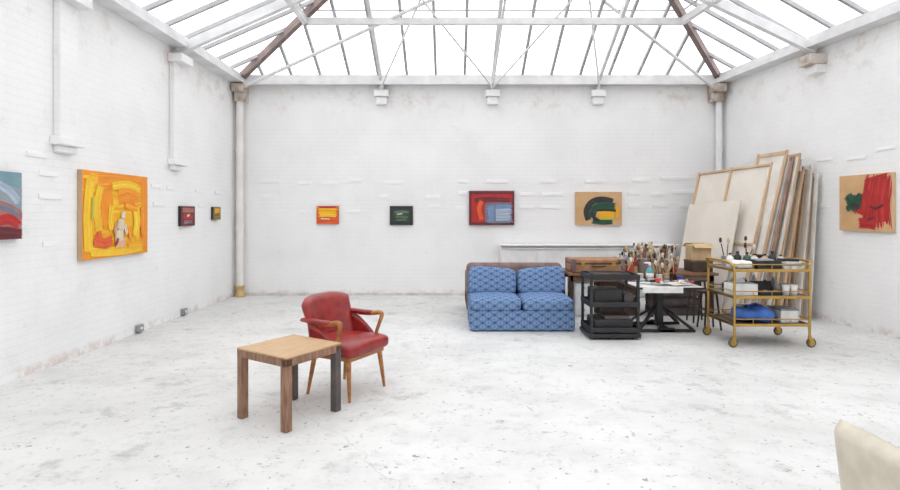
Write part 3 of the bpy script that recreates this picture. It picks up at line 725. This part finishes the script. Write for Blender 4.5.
b=obj('paper_towel_pile',-.27,-.14,.868); b.sup((0,0,.045),(.22,.2,.09),'paper',e=.6,e2=.5,warp=lambda p:p*(1+.1*math.sin(p.x*60)*math.cos(p.y*50))); b.build()
b=obj('tissue_box',-.24,-.10,.566); b.box((0,0,.065),(.28,.22,.13),'paper',bev=.006); b.box((0,0,.133),(.12,.05,.006),'grey'); b.sup((0,0,.15),(.10,.03,.07),'paper',e=.9); b.build()
b=obj('palette_tin',.04,-.12,.566); b.box((0,0,.02),(.24,.2,.04),'black',bev=.006); b.box((0,.10,.08),(.24,.012,.12),'black',rot=(-.3,0,0)); [b.cyl((-.08+.055*i,-.03,.04),(-.08+.055*i,-.03,.05),.022,m) for i,m in enumerate(['redp','paper','bluecloth','yel'])]; b.build()
b=obj('paper_cups',.28,-.12,.566)
for i,(x,y) in enumerate([(-.06,-.08),(.03,-.08),(-.02,.02),(.08,.0)]): b.lathe((x,y,0),[(.032,0),(.042,.12),(.040,.12),(.031,.01)],['paper','paper','grey','card'][i])
b.build()
b=obj('ink_bottles',.02,.16,.566)
for i,(x,m,h) in enumerate([(-.30,'darkwood',.14),(-.19,'grey',.18),(-.07,'black',.16),(.05,'paper',.19),(.17,'darkwood',.15),(.29,'grey',.17)]): bottle(b,x,.03*(i%2),0,.045,h,m,'paper')
b.build()
b=obj('blue_bag',-.10,-.09,.256); b.sup((0,0,.085),(.40,.34,.17),'bluecloth',e=.7,e2=.6,warp=lambda p:Vector((p.x+.02*math.sin(p.y*30),p.y,p.z*(1+.25*math.sin(p.x*22)))));
b.tube([(-.08,-.05,.13),(-.06,-.07,.2),(.02,-.08,.21),(.06,-.06,.14)],.008,'bluecloth'); b.build()
b=obj('lidded_box',.26,-.08,.256); b.box((0,0,.07),(.20,.26,.14),'paper',bev=.006); b.box((0,0,.145),(.21,.27,.02),'grey',bev=.004); b.build()
b=obj('paper_stack',.0,.20,.256); [b.box((0,0,.01+.02*i),(.3,.16,.018),'paper' if i%2 else 'linen',rot=(0,0,.04*i)) for i in range(7)]; b.build()

# ------------------------------------------------------------ leaning canvases
def quadcanvas(name,b0,b1,t1,t0,th,side='pine',face='linen',bars=(0.5,),hb=(),sw=.05,rim=True):
    b0,b1,t1,t0=map(Vector,(b0,b1,t1,t0)); n=(b1-b0).cross(t0-b0).normalized()
    if n.x>0: n=-n
    b=B(name,loc=b0); o=b0
    def P(u,v): return lerp(lerp(b0,b1,u),lerp(t0,t1,u),v)-o
    vs=[P(0,0),P(1,0),P(1,1),P(0,1)]; vs+= [p-n*(.006 if rim else th) for p in vs]
    b.raw(vs,[[0,1,2,3],[7,6,5,4],[0,4,5,1],[1,5,6,2],[2,6,7,3],[3,7,4,0]],face)
    def bar(u0,v0,u1,v1,w=sw,m=side):
        p,q=P(u0,v0)+n*th/2,P(u1,v1)+n*th/2; d=(q-p).normalized(); x=d.cross(n).normalized()
        vs=[p+x*w/2-n*th/2,p-x*w/2-n*th/2,p-x*w/2+n*th/2,p+x*w/2+n*th/2]; vs+=[v+(q-p) for v in vs]
        b.raw(vs,[[3,2,1,0],[4,5,6,7],[0,1,5,4],[1,2,6,5],[2,3,7,6],[3,0,4,7]],m)
    e=.014
    if rim:
        bar(e,0,e,1);bar(1-e,0,1-e,1);bar(0,e,1,e);bar(0,1-e,1,1-e)
    for k in bars: bar(k,0,k,1,m='pine')
    for k in hb: bar(0,k,1,k,m='pine')
    return b.build()
quadcanvas('canvas',(4.20,7.95,0),(3.78,9.35,0),(4.34,9.55,2.20),(4.80,8.12,2.25),.03,bars=(.52,),hb=(.46,),side='pine',sw=.032)
quadcanvas('wooden_panel',(4.06,8.25,0),(3.70,9.15,0),(4.02,9.23,1.64),(4.40,8.32,1.70),.018,face='linen',bars=(),rim=False)
rr=random.Random(11)
N=19
for i in range(N):
    f=i/(N-1)
    yb=7.72+rr.uniform(-.10,.16)+.12*(1-f); ln=.6+.6*f+rr.uniform(-.1,.1); ln=min(ln,9.0-yb)
    xb=4.30+f*.79; xt=4.84+f*.33
    hgt=2.34-.25*f+rr.uniform(-.16,.08)
    m=['pine','edgewhite','edgebrown','pine','edgewhite','pine','edgewhite','pine'][i%8]
    quadcanvas('canvas',(xb,yb,0),(xb-.12*ln,yb+ln,0),(xt-.12*ln,yb+ln,hgt),(xt,yb,hgt),.018,side=m,face='edgewhite' if m!='edgewhite' else 'linen',bars=())

# ------------------------------------------------------------ cream armchair, lower right, facing the far wall
b=B('upholstered_armchair',(2.065,2.0,0))
hwid=.40
b.box((0,-.02,.25),(.62,.72,.22),'cream',bev=.05,seg=4)
b.sup((0,.03,.385),(.56,.68,.15),'cream',e=.4,e2=.25)
for s in(1,-1):
    def arm(u,v,s=s):
        return (s*(hwid-.06+.018*v), -.42+u*(.745+.075*v), .08+.52*v)
    b.shell(arm,28,22,.125,'cream',pu=20,pv=16)
    b.cyl((s*.27,.28,.15),(s*.29,.32,0),.024,'darkwood',r2=.016); b.cyl((s*.27,-.36,.15),(s*.29,-.42,0),.024,'darkwood',r2=.016)
def bk(u,v): return ((2*u-1)*.36,-.36-.12*v,.12+.70*v)
b.shell(bk,20,16,.14,'cream')
b.sup((0,-.33,.58),(.52,.16,.40),'cream',e=.45,e2=.35,rot=(math.radians(10),0,0))
b.build()

# ------------------------------------------------------------ light: bright overcast sky through the roof glazing
wd=bpy.data.worlds.new('overcast_sky'); S.world=wd; wd.use_nodes=True
bg=wd.node_tree.nodes['Background']; bg.inputs[0].default_value=(.99,.99,1,1); bg.inputs[1].default_value=2.35

cam=bpy.data.cameras.new('camera'); co=bpy.data.objects.new('camera',cam); S.collection.objects.link(co)
co.location=(0,0,1.5); co.rotation_euler=(math.radians(90),0,0)
cam.sensor_width=36; cam.lens=549/900*36; cam.shift_y=-32/900; cam.clip_start=.05
S.camera=co
